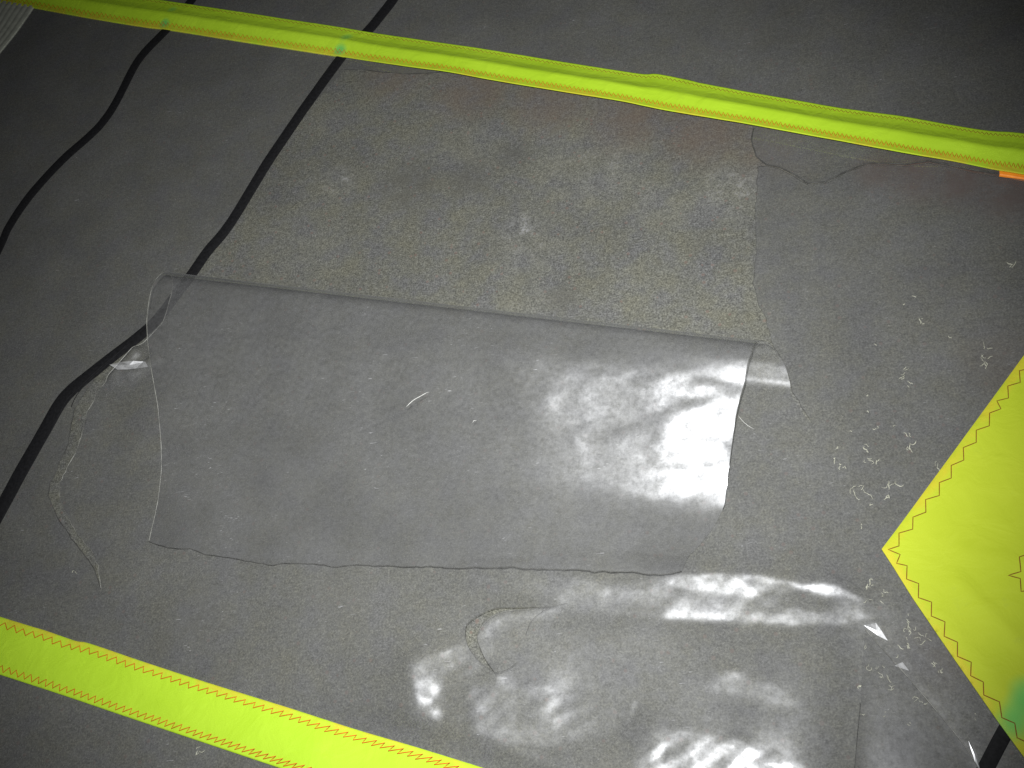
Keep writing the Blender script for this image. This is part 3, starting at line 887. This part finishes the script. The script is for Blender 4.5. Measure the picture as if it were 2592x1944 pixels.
# orange tab and grey ribbed corner
orange, _, _ = strip("orange_tape", [(2530, 442), (2600, 454), (2800, 489)], [(2530, 431), (2600, 443), (2800, 478)], lambda u, w: .0004*np.ones_like(u*w), M_ORANGE, sail, n=20, m=4, hem=None, base=.0042)
grey_parts = []
gn = 9
GREY_HI = [(86, 16), (60, 55), (30, 95), (0, 132), (-60, 205), (-200, 380)]
GREY_LO = [(-120, -20), (-140, 10), (-160, 60), (-200, 110), (-260, 180), (-420, 330)]
def rib_prof(u, w): return .0009*np.abs(np.sin(w*math.pi*16))+0*u
grey, _, _ = strip("grey_ribbed_panel", GREY_LO, GREY_HI, rib_prof, M_GREY, sail, n=60, m=120, hem=None, base=.003)

# ------------------------------------------------------------------ yellow corner patch
PATCH = [(2231, 1393), (2262, 1352), (2323, 1269), (2400, 1164), (2500, 1027), (2592, 901), (2760, 668), (2900, 480), (2900, 2200), (2790, 2190), (2700, 2070), (2592, 1920), (2526, 1830), (2420, 1678), (2310, 1517), (2262, 1440)]
def patch_z(px, py):
    P = at(px, py, .004)
    z = .0075+.0006*vnoise(P[..., 0]*14, P[..., 1]*14, 12)+.0003*vnoise(P[..., 0]*40, P[..., 1]*40, 13)
    d = dist_line(px, py, PATCH, True)
    z = z-.0014*(1-sstep(d/5))
    for seg, a in (([(2420, 1470), (2592, 1640)], .0014), ([(2380, 1560), (2592, 1820)], .001), ([(2440, 1400), (2650, 1440)], .0009)):
        z = z+a*np.exp(-(dist_line(px, py, seg)/22)**2)
    return z
outl = resample(PATCH+[PATCH[0]], 9)[:-1]
patch = sheet("corner_patch", outl, [], patch_z, M_YEL_PAT, sail, coarse=11)
patch["label"] = "bright yellow pointed reinforcement patch at the right edge"
me = patch.data
co = np.empty(len(me.vertices)*3, np.float32); me.vertices.foreach_get('co', co); co = co.reshape(-1, 3)
sp = survey(co)
hv = 1-sstep((dist_line(sp[:, 0], sp[:, 1], PATCH, True)-16)/10)
att = me.attributes.new('hem', 'FLOAT', 'POINT'); att.data.foreach_set('value', hv.astype(np.float32))
# side wall of the cloth edge
n = len(outl)
oa = np.array(outl)
top_e = at(oa[:, 0], oa[:, 1], np.full(n, .003)); top_e[:, 2] = patch_z(oa[:, 0], oa[:, 1])
bot_e = top_e.copy(); bot_e[:, 2] -= .0012
link_mesh("cloth_edge", np.concatenate([top_e, bot_e]), [(i, (i+1) % n, n+(i+1) % n, n+i) for i in range(n)], M_YEL_PAT, patch)

def stitch_line(pts, mat, parent, r):
    q = np.array(resample(pts, 8))
    P = at(q[:, 0], q[:, 1], np.full(len(q), .0045)); P[:, 2] = patch_z(q[:, 0], q[:, 1])+r*.5
    v, f = tube_geo(P, r, 5, .7)
    return link_mesh("stitching", v, f, mat, parent)
Z = .40687
st_a = [(1692+Z*x, 635+Z*y) for x, y in [(2330, 690), (2250, 715), (2255, 740), (2180, 755), (2185, 828), (2108, 850), (2112, 925), (2040, 942), (2065, 992), (1995, 1018), (1993, 1098), (1912, 1125), (1912, 1200), (1832, 1232), (1835, 1310), (1757, 1343), (1757, 1422), (1683, 1450), (1683, 1530), (1598, 1555), (1600, 1632)]]
st_b = [(1692+Z*x, 1269+Z*y) for x, y in [(1598, 75), (1520, 105), (1518, 180), (1433, 205), (1433, 285), (1365, 308), (1440, 338), (1418, 393), (1483, 407), (1480, 490), (1555, 518), (1553, 605), (1635, 633), (1633, 720), (1717, 757), (1713, 845), (1795, 883), (1795, 970), (1880, 1007), (1877, 1090), (1955, 1130), (1958, 1210), (2055, 1253), (2070, 1350), (2150, 1385), (2165, 1475), (2240, 1510), (2250, 1590), (2330, 1630)]]
stitch_line(st_a+st_b, M_THREAD_DK, patch, .00042)
stitch_line([(1692+Z*x, 1269+Z*y) for x, y in [(2300, 250), (2260, 262), (2258, 330), (2178, 355), (2188, 445), (2110, 467), (2185, 487), (2190, 567), (2260, 560), (2265, 640)]], M_THREAD_DK, patch, .00042)

# ------------------------------------------------------------------ clear repair strip on the lower right
STRIP = [(2190, 1592), (2232, 1640), (2300, 1715), (2390, 1822), (2440, 1885), (2490, 1965), (2560, 2100), (2150, 2100), (2163, 1944), (2170, 1860), (2178, 1780), (2182, 1690)]
so = resample(STRIP+[STRIP[0]], 12)[:-1]
cp = sheet("clear_repair_strip", so, [], lambda a, b: film_z(a, b)+.0008, M_PATCH, sail, coarse=9)
edge_line("strip_edge", resample(STRIP[:6], 8), M_EDGE, cp, .0004, .0011)
edge_line("strip_edge", resample([(2163, 1944), (2170, 1860), (2178, 1780)], 8), M_EDGE_DK, cp, .0003, .0010)

# ------------------------------------------------------------------ film slivers added along the tears, tilted to glint in the flash
def sliver(pts, parent, up=.0008, lean=1.0):
    pts = np.array(pts, float)
    c = pts.mean(0)
    z = float(film_z(np.array([c[0]]), np.array([c[1]]))[0])
    C = at(c[0], c[1], z)
    nrm = CAM+off*.5-C
    P = at(pts[:, 0], pts[:, 1], np.full(len(pts), z))
    P[:, 2] = z-lean*((P[:, 0]-C[0])*nrm[0]+(P[:, 1]-C[1])*nrm[1])/nrm[2]
    P[:, 2] += max(0, z+up-P[:, 2].min())
    r_ = np.array([random.Random(i).uniform(-.0003, .0003) for i in range(len(P))])
    P[:, 2] += r_
    V = np.concatenate([P, [P.mean(0)]])
    n_ = len(P)
    F_ = [(i, (i+1) % n_, n_) for i in range(n_)]
    return link_mesh("glint_sliver", V, F_, M_FILM, parent, False)
sliver([(2186, 1584), (2203, 1583), (2216, 1579), (2231, 1598), (2247, 1622), (2222, 1610)], film)
sliver([(2264, 1686), (2284, 1677), (2301, 1699)], film)
sliver([(2450, 1876), (2460, 1886), (2474, 1915), (2481, 1950), (2468, 1930)], film)
sliver([(2318, 1534), (2331, 1549), (2325, 1551)], film)
sliver([(2244, 1433), (2252, 1432), (2258, 1442)], film)
sliver([(306, 946), (330, 934), (352, 926), (374, 921), (376, 930), (340, 945), (318, 952)], flap, .0015, .80)

# ------------------------------------------------------------------ dried glue left on the film
def glue(px, py, size, n, seed, ang=None):
    r = random.Random(seed)
    parts = []
    for k in range(n):
        x = px+r.gauss(0, size*.16); y = py+r.gauss(0, size*.28)
        a = (ang if ang is not None else r.uniform(0, 6.28))+r.gauss(0, .35)
        L = size*r.uniform(.3, .95)
        pts = [(x, y)]
        m = 7
        for i in range(m):
            a += r.gauss(0, .65)
            x += math.cos(a)*L/m; y += math.sin(a)*L/m
            pts.append((x, y))
        q = np.array(smooth_line(pts, 2.5))
        P = at(q[:, 0], q[:, 1], np.full(len(q), .003)); P[:, 2] = film_z(q[:, 0], q[:, 1])+.0003
        parts.append(tube_geo(P, r.uniform(.0002, .00045), 5, .6, True))
    v, f = join_geo(parts)
    return link_mesh("glue_residue", v, f, M_GLUE, film)
spots = [(2557, 668, 30, 3, .8), (2310, 749, 22, 1, .2), (2284, 767, 12, 1, None), (2333, 808, 20, 3, None), (2487, 885, 34, 4, 1.3), (2495, 915, 34, 4, .8), (2221, 879, 12, 1, 1.2), (2288, 944, 22, 5, 1.3), (2292, 969, 18, 2, .4),
         (2192, 997, 14, 1, 0), (2192, 1042, 12, 1, 0), (2221, 1080, 16, 2, 1.5), (2270, 1074, 12, 1, None), (2290, 1093, 26, 2, .2), (2119, 1129, 12, 2, 0), (2186, 1131, 22, 3, 1.4), (2302, 1133, 30, 4, .6),
         (2112, 1157, 24, 2, 1.0), (2127, 1180, 18, 3, 1.2), (2194, 1164, 30, 3, 1.6), (2221, 1164, 18, 2, 1.4), (2369, 1176, 26, 3, 2.2), (2178, 1230, 42, 5, 1.7), (2249, 1215, 40, 4, 1.4), (2247, 1255, 16, 4, None), (2199, 1282, 14, 2, 0),
         (2182, 1326, 12, 2, 1.5), (2199, 1485, 26, 5, None), (2233, 1493, 22, 3, .2), (2198, 1523, 16, 2, .5), (2229, 1521, 14, 2, 1.5), (2298, 1562, 22, 4, None), (2302, 1595, 26, 5, None), (2345, 1611, 34, 5, None), (2298, 1627, 22, 4, None), (2274, 1640, 28, 2, 1.1),
         (2200, 1640, 50, 1, 1.3), (2212, 1680, 40, 2, 1.2), (2242, 1695, 34, 2, 1.6), (2222, 1715, 30, 2, .6), (2180, 1737, 24, 2, 1.5), (2250, 1735, 26, 3, .4), (2323, 1765, 26, 3, 2.6), (2335, 1784, 16, 3, None), (2298, 1830, 14, 2, 0), (2465, 1810, 16, 2, 1.5),
         (2186, 1800, 18, 2, 2.0), (2380, 1696, 22, 4, 1.0), (2243, 1805, 14, 2, 1.4), (2360, 1670, 24, 3, 1.2), (504, 1902, 24, 4, 2.0), (188, 1455, 24, 2, 1.5), (2400, 850, 16, 1, .5), (2150, 1090, 12, 1, None)]
for i, (px, py, sz, n_, an) in enumerate(spots):
    glue(px, py, sz, n_, 100+i, an)

# ------------------------------------------------------------------ loose fibres
def fibre(pts, label, surf_z, r=.0004):
    q = np.array(smooth_line(pts, 4))
    P = at(q[:, 0], q[:, 1], surf_z+np.zeros(len(q)))
    v, f = tube_geo(P, r, 6, 1.0, True)
    c = np.mean(v, 0)
    o = link_mesh("fibre", np.array(v)-c, f, M_FIBRE)
    o.location = Vector(c)
    o["label"] = label; o["category"] = "fibre"; o["group"] = "loose pale fibres on the film"
    return o
def flap_height(px, py):
    S = survey(upper)
    d = (S[..., 0]-px)**2+(S[..., 1]-py)**2
    i, j = np.unravel_index(np.argmin(d), d.shape)
    return upper[i, j, 2]
fz = np.array([flap_height(x, y) for x, y in smooth_line([(1028, 1030), (1045, 1014), (1062, 1004), (1080, 994), (1086, 992)], 4)])
fibre([(1028, 1030), (1045, 1014), (1062, 1004), (1080, 994), (1086, 992)], "short pale fibre lying on the middle of the folded flap", fz+.0010, .0003)
fz = np.array([flap_height(x, y) for x, y in smooth_line([(1196, 1070), (1199, 1065), (1206, 1064)], 4)])
fibre([(1196, 1070), (1199, 1065), (1206, 1064)], "tiny pale fleck right of the longer fibre on the flap", fz+.0010, .0003)
fibre([(1868, 1051), (1880, 1066), (1893, 1077), (1908, 1086)], "thin curved hair poking out past the flap's right edge", .0042, .00018)
